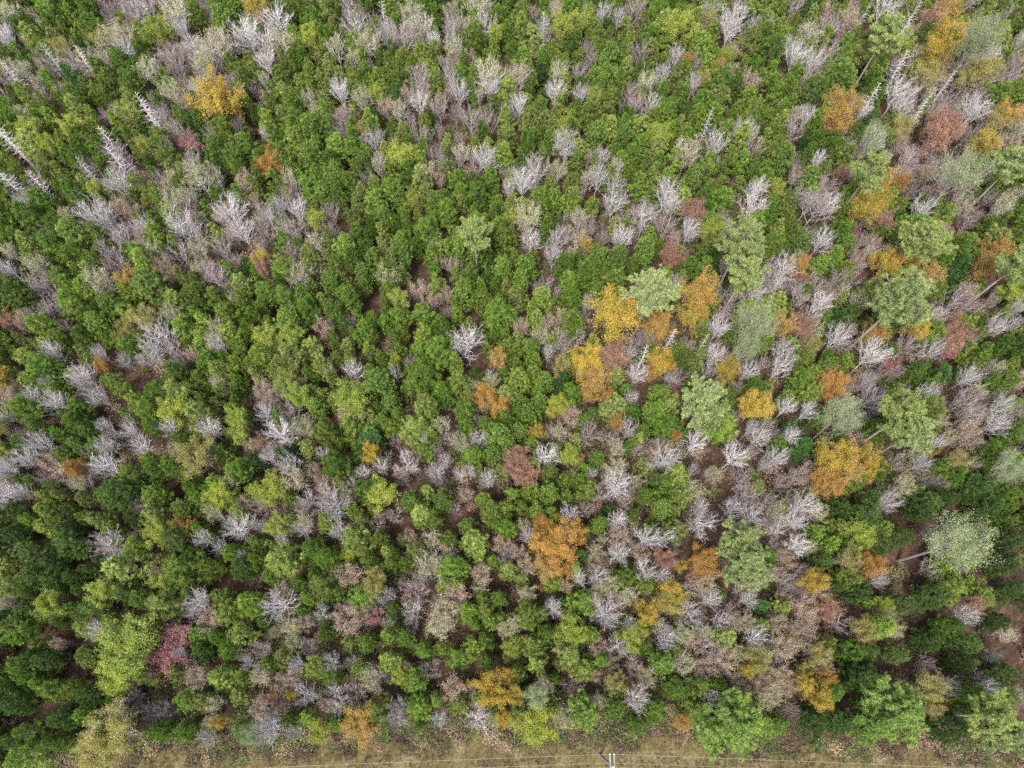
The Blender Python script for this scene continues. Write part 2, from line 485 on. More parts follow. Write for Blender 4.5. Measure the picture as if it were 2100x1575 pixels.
kind('E', 'thin_olive_tree', 'crown', [sh_leafy(820 + i, 2.4, 7.0, 'olive', nper=1, frac=.8, size=.16, bmat='bark_white') for i in range(6)],
     2.4, 7.0, (4.4, .6, 9.5), .7, 'thin-leaved pale olive tree', 'a pale olive tree', 'thin-leaved pale olive trees')
kind('T', 'tan_tree', 'crown', [sh_leafy(850 + i, 2.3, 6.4, 'tan', nper=1, frac=.65, size=.15) for i in range(5)],
     2.3, 6.4, (3.8, .6, 8.5), .7, 'tan-leaved withering tree', 'a tan-leaved tree', 'tan-leaved withering trees')
kind('A', 'tall_sparse_tree', 'crown', [sh_leafy(880 + i, 4.0, 15.5, 'pale', nper=4, frac=.75, size=.12, jit=.26, bmat='bark_tall', fork=.6, n_limb=17, zlow=.68, thick=1.3) for i in range(3)],
     4.0, 15.5, (9, 1.0, 18), .84, 'tall grey-green tree with open pale crown', 'a tall grey-green tree', 'tall grey-green open-crowned trees')

# ------------------------------------------------------------------ what stands where: kind x y width, read off the
# photograph in sixteen windows of 525 x 400 px enlarged 3.937 times
ZOOM = 3.937
TILES = {
(0, 0): """W 40 290 220;E 60 110 200;G 400 80 190;G 400 190 170;G 710 90 160;G 740 190 160;K 900 60 150;K 1100 120 320;K 1060 60 220;W 1180 60 190;
E 1430 120 270;E 1380 30 180;L 1270 260 210;W 1480 250 180;E 960 310 290;U 820 350 150;W 1010 410 230;U 530 430 150;K 440 520 230;S 440 500 150;K 690 520 260;S 700 520 170;
E 860 510 160;K 1380 470 270;K 1430 560 200;E 1190 570 210;W 1560 390 190;E 1740 420 320;W 1740 440 250;E 1680 540 210;W 2000 290 320;K 100 660 220;S 120 640 150;K 30 770 150;K 330 780 150;
E 200 590 150;Y 1760 800 330;O 1880 880 150;E 1400 740 200;T 1500 830 150;W 1580 750 150;L 1030 910 170;L 620 1060 200;L 270 1070 170;S 1180 900 170;S 1250 970 200;W 1310 960 160;
S 70 1120 190;S 120 1190 160;S 920 1160 190;K 930 1230 240;K 960 1310 230;S 960 1330 200;L 1190 1200 110;X 1540 1160 140;X 1590 1220 120;K 1450 1050 150;K 1340 1190 150;
S 90 1490 200;W 100 1490 150;K 320 1500 230;S 330 1500 150;K 730 1400 200;S 740 1410 140;W 1570 1310 150;E 1610 1450 270;W 970 1490 250;T 1130 1470 150;T 1990 1470 180;G 1750 1200 220;G 1880 1250 230;G 2000 1180 200;G 1040 680 200;G 880 740 170;L 400 1200 150;E 1750 1440 150;G 1800 150 230;G 1880 80 160""",
(525, 0): """Y 20 90 190;W 170 170 320;W 90 330 270;E 210 340 250;W 80 480 210;W 740 20 150;W 790 190 230;S 1030 170 150;W 1060 260 190;K 1190 310 250;E 1260 110 230;E 1340 250 230;
W 1440 340 150;L 600 50 110;E 1580 120 150;W 1590 240 170;E 1800 60 250;W 1860 220 210;E 1740 240 150;L 1940 300 110;E 650 400 150;E 1600 400 200;K 1330 600 210;K 1350 700 220;
W 1570 620 160;W 1640 740 200;E 1880 620 270;W 1900 700 230;T 90 800 130;W 680 730 230;K 700 960 210;K 700 1090 200;E 870 820 170;T 1060 890 160;E 1160 910 150;C 960 950 130;
W 1320 830 190;K 1480 880 180;K 1610 920 120;K 1740 980 230;K 1870 990 230;G 1920 850 140;K 2030 900 180;L 970 780 110;W 80 1080 130;W 950 1130 210;U 860 1060 100;O 110 1330 190;
E 1000 1330 150;W 990 1340 140;K 900 1450 150;K 1460 1240 170;T 1400 1390 170;W 1850 1280 270;K 2030 1400 150;W 2040 1520 130;E 270 1450 150;K 330 1540 110;G 640 1420 200;G 560 1530 190;
L 1170 1270 190;G 830 1330 220;G 420 1240 230;G 200 600 170;G 430 1050 200;E 430 830 130;G 900 580 130;G 1150 660 150;L 440 300 180;E 900 360 250""",
(1050, 0): """K 170 130 150;S 260 260 150;W 265 250 150;E 350 90 150;L 570 170 180;L 410 240 170;K 970 90 210;K 1040 80 150;W 740 110 150;W 860 130 130;L 1330 240 250;E 1580 130 180;U 1560 190 130;
W 1780 160 280;W 1760 230 230;W 1950 210 130;C 760 220 150;K 1020 440 200;W 1330 470 190;O 1400 530 90;T 1790 420 160;L 1740 470 100;G 2020 300 200;W 1210 610 140;T 60 640 210;E 40 680 190;C 230 590 130;
E 390 620 170;W 350 740 220;W 560 770 160;L 660 810 150;K 960 740 170;K 1000 830 190;E 1080 680 190;W 1130 830 150;K 1060 960 130;W 1460 690 130;U 1530 670 130;T 1900 690 190;
W 60 860 180;E 430 1170 220;W 430 1180 250;L 450 1010 150;W 720 1260 160;T 620 1270 100;E 370 1380 170;W 190 1390 270;W 80 1480 250;W 690 1440 220;W 830 1510 180;S 1560 1030 130;
W 1640 1180 240;K 1600 1240 210;E 1410 1250 240;W 1850 1060 170;W 1920 1090 150;K 1940 1220 180;W 1250 1540 230;W 1980 1530 220;K 620 430 120;L 1190 1100 170;G 900 1130 180;E 840 1380 150;
G 740 600 160;G 1370 760 150;G 1680 660 190;O 1670 560 80;G 800 430 190;G 1800 900 130;G 1730 1050 170;G 660 1090 190;G 230 870 130;G 1260 1440 190;G 1450 1420 190;K 1480 530 130""",
(1575, 0): """K 200 60 210;E 310 310 230;K 480 240 220;K 490 420 220;T 640 130 190;T 650 230 170;W 230 460 270;W 130 370 150;W 350 530 220;G 570 620 290;G 380 740 220;L 830 470 200;
Q 980 220 270;L 1080 380 140;S 1080 280 170;S 1170 130 120;S 780 130 90;W 950 40 220;R 1330 150 190;O 1440 70 200;Y 1410 310 260;Y 1340 440 240;U 1250 640 240;T 1440 570 160;
A 1700 330 300;U 1640 620 240;U 1740 600 200;W 1780 460 200;K 2000 520 220;W 2040 340 150;S 1050 570 200;W 1060 740 260;W 1080 860 200;S 820 810 170;W 760 930 150;S 1410 720 150;
S 1240 850 120;S 1180 970 120;W 1670 880 260;G 1880 760 210;O 570 880 270;O 550 980 220;C 800 1010 200;K 190 1050 240;W 310 950 170;G 400 1130 160;W 840 1130 220;A 830 1120 170;
U 1060 1060 180;R 1420 1030 260;R 1340 1130 250;Y 1700 1190 220;O 1930 940 200;U 1820 1010 160;E 1990 1060 190;Q 2000 1300 250;G 120 1270 210;W 400 1290 150;K 700 1240 220;K 820 1200 180;
K 1100 1310 230;Q 830 1380 250;Y 870 1510 200;L 780 1500 180;O 1080 1480 120;A 1560 1400 350;X 1310 1560 100;R 560 1440 110;K 450 1520 240;G 350 1420 190;T 1270 1440 180;L 60 1520 130;
T 220 1430 150;K 1300 1200 150;K 1960 650 180;G 1780 1330 170""",
(0, 400): """W 220 70 180;W 750 150 310;W 860 200 200;T 1000 110 190;T 1090 150 160;E 1430 80 190;E 1540 50 150;W 1850 130 340;W 1960 310 240;W 1470 240 270;W 1600 300 160;W 1170 270 200;T 1190 330 170;
K 390 350 170;G 600 290 280;K 880 460 260;K 950 560 220;W 970 310 190;E 1260 450 170;K 1450 480 240;E 1600 430 200;T 1330 560 180;K 1800 440 200;K 1880 540 190;K 1760 690 270;K 1700 610 180;
C 2000 570 130;O 1030 680 160;G 1230 720 280;W 80 610 160;G 100 820 270;E 280 560 170;E 350 570 130;G 500 640 200;G 540 730 170;K 370 730 220;K 440 880 200;K 340 970 220;T 240 1030 190;
E 820 720 220;K 900 740 150;T 1380 640 180;U 1180 1020 210;U 1040 1110 160;W 1280 1160 300;K 1370 1230 260;W 1200 1290 250;W 430 1280 230;W 810 1280 150;O 830 1390 100;E 1760 1200 170;W 1770 1210 170;
E 1780 1080 170;W 1000 1330 130;G 1060 1220 160;G 1400 1420 190;G 380 1390 290;W 670 1460 250;W 400 1520 150;K 700 1540 240;Y 40 1510 170;T 130 1560 150;R 100 1040 140;E 1420 980 180;
E 1900 840 110;G 1580 800 240;G 780 1030 200;G 1640 1150 200;G 870 880 220""",
(525, 400): """W 200 90 180;W 340 120 200;W 100 180 200;K 310 290 220;K 90 320 170;K 610 150 170;K 590 280 140;E 480 390 190;K 290 480 190;Y 40 530 130;R 70 600 130;E 370 660 210;G 370 790 190;G 720 420 220;
G 780 520 190;G 860 600 160;G 860 700 150;E 1070 640 210;G 1070 620 200;G 1150 460 230;G 1440 60 220;Q 1760 300 240;G 1640 380 190;G 1800 460 220;G 1880 330 200;G 1690 770 240;G 1750 640 170;
G 1990 600 200;Y 1960 350 90;T 1480 560 110;G 740 810 220;G 620 920 200;T 540 1080 180;K 780 1020 90;L 1130 1330 80;K 1260 1370 180;W 1700 1180 350;W 1690 1130 330;O 1950 1340 140;W 790 1430 220;
W 1120 1440 110;G 1000 1480 250;T 1320 770 180;L 100 1160 200;L 290 1150 170;E 600 1430 120;W 1890 1450 90;E 1900 1520 150;L 1160 860 150;T 60 1570 150;T 380 1530 110;L 250 1510 180;T 1430 870 120;
G 60 780 200;G 980 70 220;G 1020 180 180;L 480 210 130;G 610 690 180;G 280 1020 230""",
(1050, 400): """W 820 70 260;W 1270 70 250;E 130 190 270;R 1480 150 200;G 1610 230 210;L 1600 300 180;W 1950 80 250;W 150 360 210;W 370 350 190;W 330 480 180;T 560 390 190;Y 600 420 90;K 720 370 170;W 890 350 210;
W 1070 180 220;K 1230 260 220;W 1430 290 230;R 1280 500 180;G 1090 430 200;G 450 560 220;G 670 530 210;G 870 500 210;G 130 560 200;Q 1870 360 350;Q 1880 640 270;Q 1120 760 370;Y 820 1000 420;
O 1500 810 290;Y 1460 960 240;O 1190 1060 220;W 1320 720 150;W 1060 960 100;K 260 750 170;W 2040 660 150;W 1960 800 240;K 1780 830 240;T 70 1080 160;T 300 1040 160;T 410 1020 130;G 690 770 170;
T 1300 380 130;Y 610 1340 260;O 650 1490 230;R 800 1330 220;W 940 1300 160;S 1050 1330 140;W 1000 1450 210;Y 1190 1370 210;O 1110 1450 110;S 1270 1170 130;S 1520 1230 110;W 1660 1080 250;
W 1640 1300 220;W 1600 1400 170;Y 1730 1430 190;G 1400 1310 150;A 1960 1030 290;A 1900 1220 220;W 1910 1420 200;W 1280 1490 130;U 400 1400 160;G 270 1480 160;E 390 1160 120;W 290 1280 110;
R 1060 1440 90;K 620 230 150;G 60 680 180""",
(1575, 400): """K 390 110 300;W 480 80 200;W 340 60 170;Y 770 150 230;Y 880 60 150;L 760 30 180;R 910 220 170;X 680 290 90;W 1260 100 220;C 1030 190 130;G 1220 260 240;Q 1310 300 330;E 1560 90 190;E 1850 150 170;G 1770 250 140;
W 430 380 230;G 230 370 210;G 620 400 140;K 730 380 150;T 830 400 150;Y 960 560 210;Y 1120 560 170;O 1280 640 230;Q 1060 850 420;Y 1180 1090 190;O 870 1130 170;O 1830 480 190;O 1730 600 200;X 1620 690 90;
X 1850 680 130;C 1530 560 230;C 1440 690 170;Q 2010 560 260;L 1960 790 190;O 240 590 160;R 250 680 110;W 130 600 260;W 60 730 190;K 250 820 220;K 560 680 190;W 430 870 220;W 360 960 170;T 690 580 170;
K 1520 860 270;T 1580 800 170;W 1370 980 150;R 1510 1090 220;R 1470 1200 180;W 1330 1240 190;X 1440 1290 100;C 530 990 180;G 680 960 170;C 470 1100 160;O 130 1040 190;R 260 1090 170;W 140 1260 260;W 100 1390 220;
W 560 1150 210;U 350 1230 140;W 830 1290 320;W 870 1310 250;X 970 1380 130;K 1130 1230 230;G 1190 1410 180;C 1400 1430 190;W 1830 1060 170;W 1950 1050 120;G 1690 1030 110;G 1900 1210 190;W 1620 1470 210;
G 460 1370 170;O 500 1530 220;E 1340 1080 120;W 780 1520 170;G 1930 1510 200;W 1990 930 150;E 590 780 110;G 430 560 150;T 700 480 130""",
(0, 800): """W 440 90 250;W 780 50 200;T 100 60 210;W 290 50 170;E 70 210 170;U 40 310 120;L 30 490 120;W 330 450 240;W 220 560 240;W 60 640 220;W 50 850 270;W 190 830 180;W 850 290 150;W 870 460 200;W 850 610 270;
W 1060 340 170;W 1150 450 210;O 640 650 140;L 1420 170 220;W 1380 300 190;W 1700 320 240;L 1940 240 170;L 1960 350 150;U 1620 550 300;G 540 1120 250;G 560 1230 260;L 1290 1140 190;W 900 1240 260;K 790 1230 160;
O 1540 1100 110;O 1460 1070 90;W 1930 1110 310;T 1990 930 160;L 1780 850 190;E 1860 760 170;E 1740 1000 160;W 1660 1210 180;W 1780 1270 150;G 1470 960 190;W 1960 1330 100;G 860 830 190;K 1110 1180 130;
G 600 440 140;G 150 960 200;G 300 280 170;G 700 310 160;G 1080 670 200;G 270 1500 220;K 370 730 140""",
(525, 800): """T 90 60 200;W 80 190 200;K 280 190 210;W 200 350 320;K 330 280 150;R 60 430 100;W 280 610 220;E 310 720 220;G 500 130 170;L 350 60 190;L 780 100 260;G 640 90 170;T 740 220 190;G 1070 80 190;O 1850 60 170;
O 1960 130 170;K 1840 140 120;Y 940 520 150;W 870 680 150;W 1010 620 170;W 1220 580 240;W 1450 670 190;W 1530 590 150;W 1650 680 150;W 1730 660 120;K 1480 740 150;W 1790 400 190;E 1660 440 170;K 1790 260 110;
G 1960 400 260;G 1900 520 170;W 1870 720 190;T 1700 850 130;L 130 820 220;W 420 880 180;W 640 950 310;W 570 850 190;W 690 1150 220;E 400 1060 180;W 390 1110 200;K 780 790 180;E 740 860 120;L 1020 840 220;
W 230 1220 150;L 190 1090 180;K 50 960 190;W 30 1100 130;E 1420 1420 260;T 1550 1330 190;T 750 1500 250;U 970 1520 170;T 1830 1490 180;K 1340 1510 200;W 550 520 150;W 110 540 150;T 1000 1020 110;W 1360 410 100;
G 1700 1080 160;G 1240 880 180;G 1500 900 190""",
(1050, 800): """R 20 610 200;R 110 700 190;R 60 540 150;Q 1560 100 340;Q 1600 210 220;Y 1960 140 250;L 360 130 170;Y 330 170 90;O 620 40 140;O 760 40 100;X 1300 40 110;W 960 60 150;G 650 190 140;K 620 360 250;K 640 370 230;
E 390 350 170;Y 200 350 120;W 270 540 260;L 460 540 140;O 540 560 80;G 680 560 160;O 840 270 120;O 1310 380 80;W 940 320 190;E 840 480 150;W 1220 570 290;W 1470 440 260;W 1790 540 280;W 1990 380 220;W 1920 320 140;
E 830 640 190;W 840 780 310;W 1450 650 120;E 1610 690 150;E 1450 830 180;G 1070 850 160;G 1200 940 170;G 970 1000 120;W 860 1050 210;W 1520 950 190;W 1540 1080 260;W 1080 1200 240;W 1220 1200 210;W 850 1320 240;
W 1070 1450 230;W 1220 1500 170;R 1240 1370 180;Y 1340 1430 100;O 1540 1380 230;R 1500 1490 150;Q 1860 1230 330;Q 1870 1400 360;O 350 1260 330;O 270 1110 200;O 500 1160 180;O 290 1430 210;O 400 1410 180;
W 470 1010 220;W 120 1180 160;T 110 1430 180;E 680 1300 150;W 540 1520 160;W 690 1510 220;K 1010 500 150;K 1900 850 260;W 1780 960 220;W 1930 1000 240;K 1850 780 170;W 2050 600 150;W 640 690 120;E 480 690 110;
G 310 840 190;G 450 850 120;G 200 980 140;G 1140 180 200;G 1060 330 140;G 700 1070 160;K 1500 190 100;E 720 1210 100;G 60 100 180;G 220 100 150;G 60 340 170""",
(1575, 800): """W 150 140 180;W 310 180 180;W 180 370 180;C 270 460 200;W 50 560 240;Y 530 560 300;O 590 640 260;O 480 730 250;Y 790 540 210;Y 780 660 150;A 610 200 280;Q 1100 200 340;Q 1180 340 280;G 900 330 220;W 830 60 230;W 1280 40 190;
K 1560 100 250;K 1640 190 200;W 1880 120 190;W 1850 270 250;T 1610 390 230;W 1370 420 150;W 1220 600 170;Y 1290 530 60;U 1480 590 180;G 1930 390 150;A 1990 600 250;K 1000 600 190;E 1080 780 190;W 960 900 190;
W 270 950 290;W 200 1060 240;W 230 1250 240;G 780 1010 270;G 580 950 190;G 1270 930 240;G 1700 760 270;G 1780 960 220;L 720 1180 200;U 620 1370 190;O 820 1410 180;G 440 1380 170;G 1100 1180 190;A 1560 1230 460;
O 350 1530 150;W 880 1550 140;T 60 1480 160;K 260 1450 130;G 1950 1210 240;W 60 1130 170;K 30 1250 160;E 1440 380 140;K 110 760 170""",
(0, 1175): """L 1060 600 390;L 1150 470 240;L 1010 720 250;O 1290 390 90;X 1450 500 210;X 1310 700 250;X 1470 640 170;W 1470 640 140;W 1620 230 260;T 1710 390 240;W 790 460 200;L 840 170 210;L 440 260 200;T 500 570 130;
T 1620 850 220;U 960 1320 460;U 1050 1230 300;U 830 1420 300;W 1660 1340 170;Y 1790 1190 110;E 1740 1060 150;W 2010 720 150;A 2030 1310 180;E 60 250 170;T 110 400 90;G 1520 1000 210;G 1500 1250 210;G 700 660 230;
G 380 700 210;G 250 690 190;G 230 300 200;G 1150 220 220;G 130 1050 220;G 100 1350 220;G 480 1180 230""",
(525, 1175): """W 190 270 320;E 230 150 150;W 550 330 170;L 540 350 80;C 600 270 120;T 750 80 250;U 970 110 190;T 760 380 270;T 880 330 180;X 960 350 140;W 1060 190 170;G 1110 280 150;W 1270 300 210;K 1330 160 220;E 1520 310 250;
E 1490 440 220;T 1620 180 240;G 1960 190 150;L 1850 310 100;G 1870 710 150;W 620 730 200;W 340 740 160;E 40 820 190;T 230 880 190;Y 300 980 80;W 390 970 230;R 150 1020 120;K 200 1080 170;W 650 950 170;W 670 1080 180;
K 800 970 230;E 950 850 200;W 980 950 130;L 1170 830 130;G 1280 890 220;T 420 400 150;T 170 480 120;W 120 1250 300;W 40 1290 220;W 310 1290 130;O 840 1220 280;L 910 1230 80;W 1150 1080 180;K 1150 1180 210;W 1140 1170 180;
W 1480 1180 180;G 1320 1240 100;L 530 1280 150;G 640 1220 140;W 1800 1170 260;T 1600 930 220;K 1740 950 150;Y 1900 950 270;Y 2000 1160 130;Y 2040 820 130;E 1210 770 110;E 2020 450 170;G 900 540 170;E 1080 400 120""",
(1050, 1175): """E 120 170 160;W 330 280 200;W 750 330 320;W 760 350 240;E 930 180 170;Y 1290 180 240;U 1240 240 200;Y 1080 330 180;W 1590 220 200;W 1410 320 240;K 1750 310 150;W 1690 390 190;W 1240 540 240;W 1210 440 150;E 1360 490 180;W 860 600 200;
W 940 410 140;L 960 540 190;L 1030 440 110;E 1540 470 140;W 1960 530 240;K 1580 620 220;T 1700 700 240;U 1950 700 220;Y 1880 780 110;L 460 440 200;L 530 510 150;G 280 500 190;E 40 400 140;T 660 830 120;U 820 880 170;
W 1000 1020 260;T 1000 1000 190;G 600 1130 300;G 820 1090 210;G 1000 1220 170;G 1330 940 230;G 1240 720 210;L 190 1200 280;Y 20 980 150;A 200 1000 180;C 100 930 140;E 680 1030 140;W 1600 1010 180;H 1720 1240 470;
O 1370 1200 120;C 1740 960 120;T 2000 900 190;G 2020 1200 230;C 2000 270 160;W 1900 220 190;L 440 760 50""",
(1575, 1175): """K 130 70 200;Y 350 90 180;T 270 290 240;R 470 290 170;T 250 500 250;T 100 600 220;U 750 470 190;G 750 160 180;W 900 90 190;L 930 260 130;G 1350 190 280;G 1850 230 170;R 1640 260 140;W 1600 340 210;L 1740 240 80;
U 390 650 190;T 80 830 210;T 150 920 170;Y 260 880 140;Y 390 1020 180;G 1320 560 230;G 1600 560 220;G 1580 730 190;G 1050 640 180;G 760 840 290;U 1270 930 230;U 1290 1060 180;H 1050 1130 450;H 800 1220 280;G 600 1190 230;G 400 1190 220;
Q 1880 1180 340;Q 1980 1320 300;G 1480 1230 280;W 1430 920 190;W 1780 920 180;G 60 1210 190;K 200 1120 150;O 440 830 130;E 1000 460 150;T 60 420 200;E 950 340 140""",
}
# what fills the ground between them, 100 px cells: P pines, D dark pines, m mixed, b bare saplings, o open litter, t tan scrub, k dark open, g grass
FILL = """mPmbbmPmPmPmPPPmmmmmm
mmPbbmPPPmPPPPPPmPmbm
PPmmmPPmmmPPPPPPmmmbb
PPPmmPPPPmPPPPPPmmbbm
PPmbmbmPPPPmmbmmmmmbm
mPmmmmPPPPPmPPmmmmmPm
PPPmPPPPPmPmmmmmmmmmm
PPPmPPPPPPPmmmmmmbmmm
mPmPPmPPPPPmmPmombmbb
mmmPPmmmbmmmmmobbmmmm
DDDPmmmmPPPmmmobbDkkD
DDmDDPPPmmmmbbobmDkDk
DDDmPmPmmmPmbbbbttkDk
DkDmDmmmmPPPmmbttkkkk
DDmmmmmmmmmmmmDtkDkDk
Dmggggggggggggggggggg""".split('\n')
EDGE = [(-400, 1600), (0, 1580), (180, 1560), (300, 1532), (500, 1532), (680, 1520), (1000, 1497), (1180, 1502), (1330, 1502),
        (1400, 1512), (1560, 1535), (1640, 1508), (1700, 1512), (1800, 1535), (2000, 1542), (2100, 1560), (2600, 1600)]
EDGE_W = [at(x, y, 0) for x, y in EDGE]
def edge_y(x):
    for a, b in zip(EDGE_W, EDGE_W[1:]):
        if a.x <= x <= b.x:
            return a.y + (b.y - a.y) * (x - a.x) / (b.x - a.x)
    return EDGE_W[0].y
def fill_code(x, y):
    px, py, dp = proj(x, y, 3.5)
    i, j = int(math.floor(py / 100)), int(math.floor(px / 100))
    return FILL[max(0, min(15, i))][max(0, min(20, j))]

random.seed(11)
rnd = random.Random(7)
trees = []      # dict(kind, x, y, d, h)
for (x0, y0), txt in TILES.items():
    for e in txt.replace('\n', '').split(';'):
        k, a, b, dd = e.split()
        px, py, dpx = x0 + float(a) / ZOOM, y0 + float(b) / ZOOM, float(dd) / ZOOM
        if k == 'G' and ((px > 1660 and py > 920) or (px < 170 and py > 1020)):  # lower-left pines get darker needles in place of lens vignetting
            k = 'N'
        K = KIND[k]
        h = 6.0
        for _ in range(3):
            c = at(px, py, h * K['cf'])
            depth = proj(c.x, c.y, c.z)[2]
            dm = dpx * depth / F_PX * (1.1 if k in 'YORLUQAHX' else 1.0)
            h = min(K['hr'][2], K['hr'][0] + K['hr'][1] * dm)
        dup = False
        for t in trees:
            if t['k'] == k and (t['x'] - c.x) ** 2 + (t['y'] - c.y) ** 2 < (.28 * min(dm, t['d'])) ** 2:
                dup = True
        if not dup:
            trees.append(dict(k=k, x=c.x, y=c.y, d=dm, h=h * rnd.uniform(.93, 1.07), px=px, py=py, note=True))

# ---- fill: variable Poisson throw-in between the listed trees
CELL = 4.0
grid = {}
def gput(t):
    grid.setdefault((int(t['x'] // CELL), int(t['y'] // CELL)), []).append(t)
def gnear(x, y, n=2):
    ci, cj = int(x // CELL), int(y // CELL)
    for i in range(ci - n, ci + n + 1):
        for j in range(cj - n, cj + n + 1):
            yield from grid.get((i, j), ())
for t in trees:
    gput(t)
SOLID = set('PGCQHYORLUX')
def try_put(k, x, y, dm, h, f_own, f_other):
    for t in gnear(x, y):
        q = math.hypot(t['x'] - x, t['y'] - y)
        lim = (f_own if t['k'] in 'PGCN' else f_other) * (t['d'] + dm) * .5
        if t['k'] in 'QA':
            lim = dm * .5
        if q < lim:
            return
    t = dict(k=k, x=x, y=y, d=dm, h=h, note=False)
    trees.append(t); gput(t)

for i in range(26000):
    y = rnd.uniform(-16, 118)
    half = 64 + y * .42 + 8
    x = rnd.uniform(-half, half)
    if y < edge_y(x) + 1.0:
        continue
    c = fill_code(x, y)
    r = rnd.random()
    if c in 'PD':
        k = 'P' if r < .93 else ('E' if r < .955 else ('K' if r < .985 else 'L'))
    elif c == 'm':
        if rnd.random() < .25: continue
        k = 'P' if r < .60 else ('K' if r < .78 else ('E' if r < .88 else ('T' if r < .95 else 'C')))
    elif c == 'b':
        if rnd.random() < .35: continue
        k = 'P' if r < .2 else ('K' if r < .7 else ('T' if r < .88 else 'E'))
    elif c == 'o':
        if rnd.random() < .85: continue
        k = 'K'
    elif c == 't':
        if rnd.random() < .3: continue
        k = 'T' if r < .28 else ('E' if r < .5 else ('P' if r < .74 else ('U' if r < .84 else 'K')))
    elif c == 'k':
        if rnd.random() < .9: continue
        k = 'P' if r < .6 else ('E' if r < .75 else 'K')
    else:
        continue
    if k == 'P' and ((c == 'D' and rnd.random() < .35) or (c == 'k' and rnd.random() < .8)):  # at lower left the vignette's dimming is put into the needle colour
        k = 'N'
    late = min(1.0, i / 14000.0)
    if k in 'PCN':
        dm = rnd.triangular(1.7, 4.3, 2.6) * (1.12 - .34 * late)
        h = 3.6 + .95 * dm + rnd.uniform(-.5, 1.0)
        try_put(k, x, y, dm, h, .66, .52)
    else:
        dm = rnd.uniform(1.7, 2.9)
        h = 3.0 + .7 * dm + rnd.uniform(-.4, .8)
        try_put(k, x, y, dm, h, .72, .5)

# visible size of every tree in the photograph
for t in trees:
    px, py, dp = proj(t['x'], t['y'], t['h'] * .66)
    t['px'], t['py'] = px, py
    rad = t['d'] * .5 * F_PX / dp
    t['vis'] = -rad < px < 2100 + rad and -rad < py < 1575 + rad
    t['size'] = t['d'] / dp
    # rim trees outside the frame belong to the stuff

# ------------------------------------------------------------------ ground
def ground_mat():
    m, t, out = newmat('forest_floor')
    N, L = t.nodes, t.links
    tc = N.new('ShaderNodeTexCoord')
    def noise(sc, det=6):
        n = N.new('ShaderNodeTexNoise'); n.inputs['Scale'].default_value = sc; n.inputs['Detail'].default_value = det
        L.new(tc.outputs['Object'], n.inputs['Vector']); return n
    n1, n2, n3 = noise(.12), noise(1.3), noise(6.0, 8)
    r1 = N.new('ShaderNodeValToRGB')
    r1.color_ramp.elements[0].position = .35; r1.color_ramp.elements[0].color = (.046, .035, .032, 1)
    r1.color_ramp.elements[1].position = .68; r1.color_ramp.elements[1].color = (.085, .065, .055, 1)
    L.new(n1.outputs[0], r1.inputs[0])
    r2 = N.new('ShaderNodeValToRGB')
    r2.color_ramp.elements[0].position = .3; r2.color_ramp.elements[0].color = (.5, .45, .45, 1)
    r2.color_ramp.elements[1].position = .75; r2.color_ramp.elements[1].color = (1.45, 1.3, 1.15, 1)
    L.new(n2.outputs[0], r2.inputs[0])
    mx = N.new('ShaderNodeMix'); mx.data_type = 'RGBA'; mx.blend_type = 'MULTIPLY'; mx.inputs[0].default_value = 1
    L.new(r1.outputs[0], mx.inputs[6]); L.new(r2.outputs[0], mx.inputs[7])
    vo = N.new('ShaderNodeTexVoronoi'); vo.inputs['Scale'].default_value = 7.0
    L.new(tc.outputs['Object'], vo.inputs['Vector'])
    r3 = N.new('ShaderNodeValToRGB')
    r3.color_ramp.elements[0].position = .0; r3.color_ramp.elements[0].color = (.45, .42, .42, 1)
    r3.color_ramp.elements[1].position = 1.0; r3.color_ramp.elements[1].color = (1.4, 1.32, 1.2, 1)
    L.new(vo.outputs['Color'], r3.inputs[0])
    mx2 = N.new('ShaderNodeMix'); mx2.data_type = 'RGBA'; mx2.blend_type = 'MULTIPLY'; mx2.inputs[0].default_value = 1
    L.new(mx.outputs[2], mx2.inputs[6]); L.new(r3.outputs[0], mx2.inputs[7])
    p = N.new('ShaderNodeBsdfPrincipled'); p.inputs['Roughness'].default_value = .95
    p.inputs['Specular IOR Level'].default_value = .1
    L.new(mx2.outputs[2], p.inputs['Base Color'])
    bp = N.new('ShaderNodeBump'); bp.inputs['Strength'].default_value = .6; bp.inputs['Distance'].default_value = .15
    L.new(n3.outputs[0], bp.inputs['Height']); L.new(bp.outputs[0], p.inputs['Normal'])
    L.new(p.outputs[0], out.inputs[0])
    return m

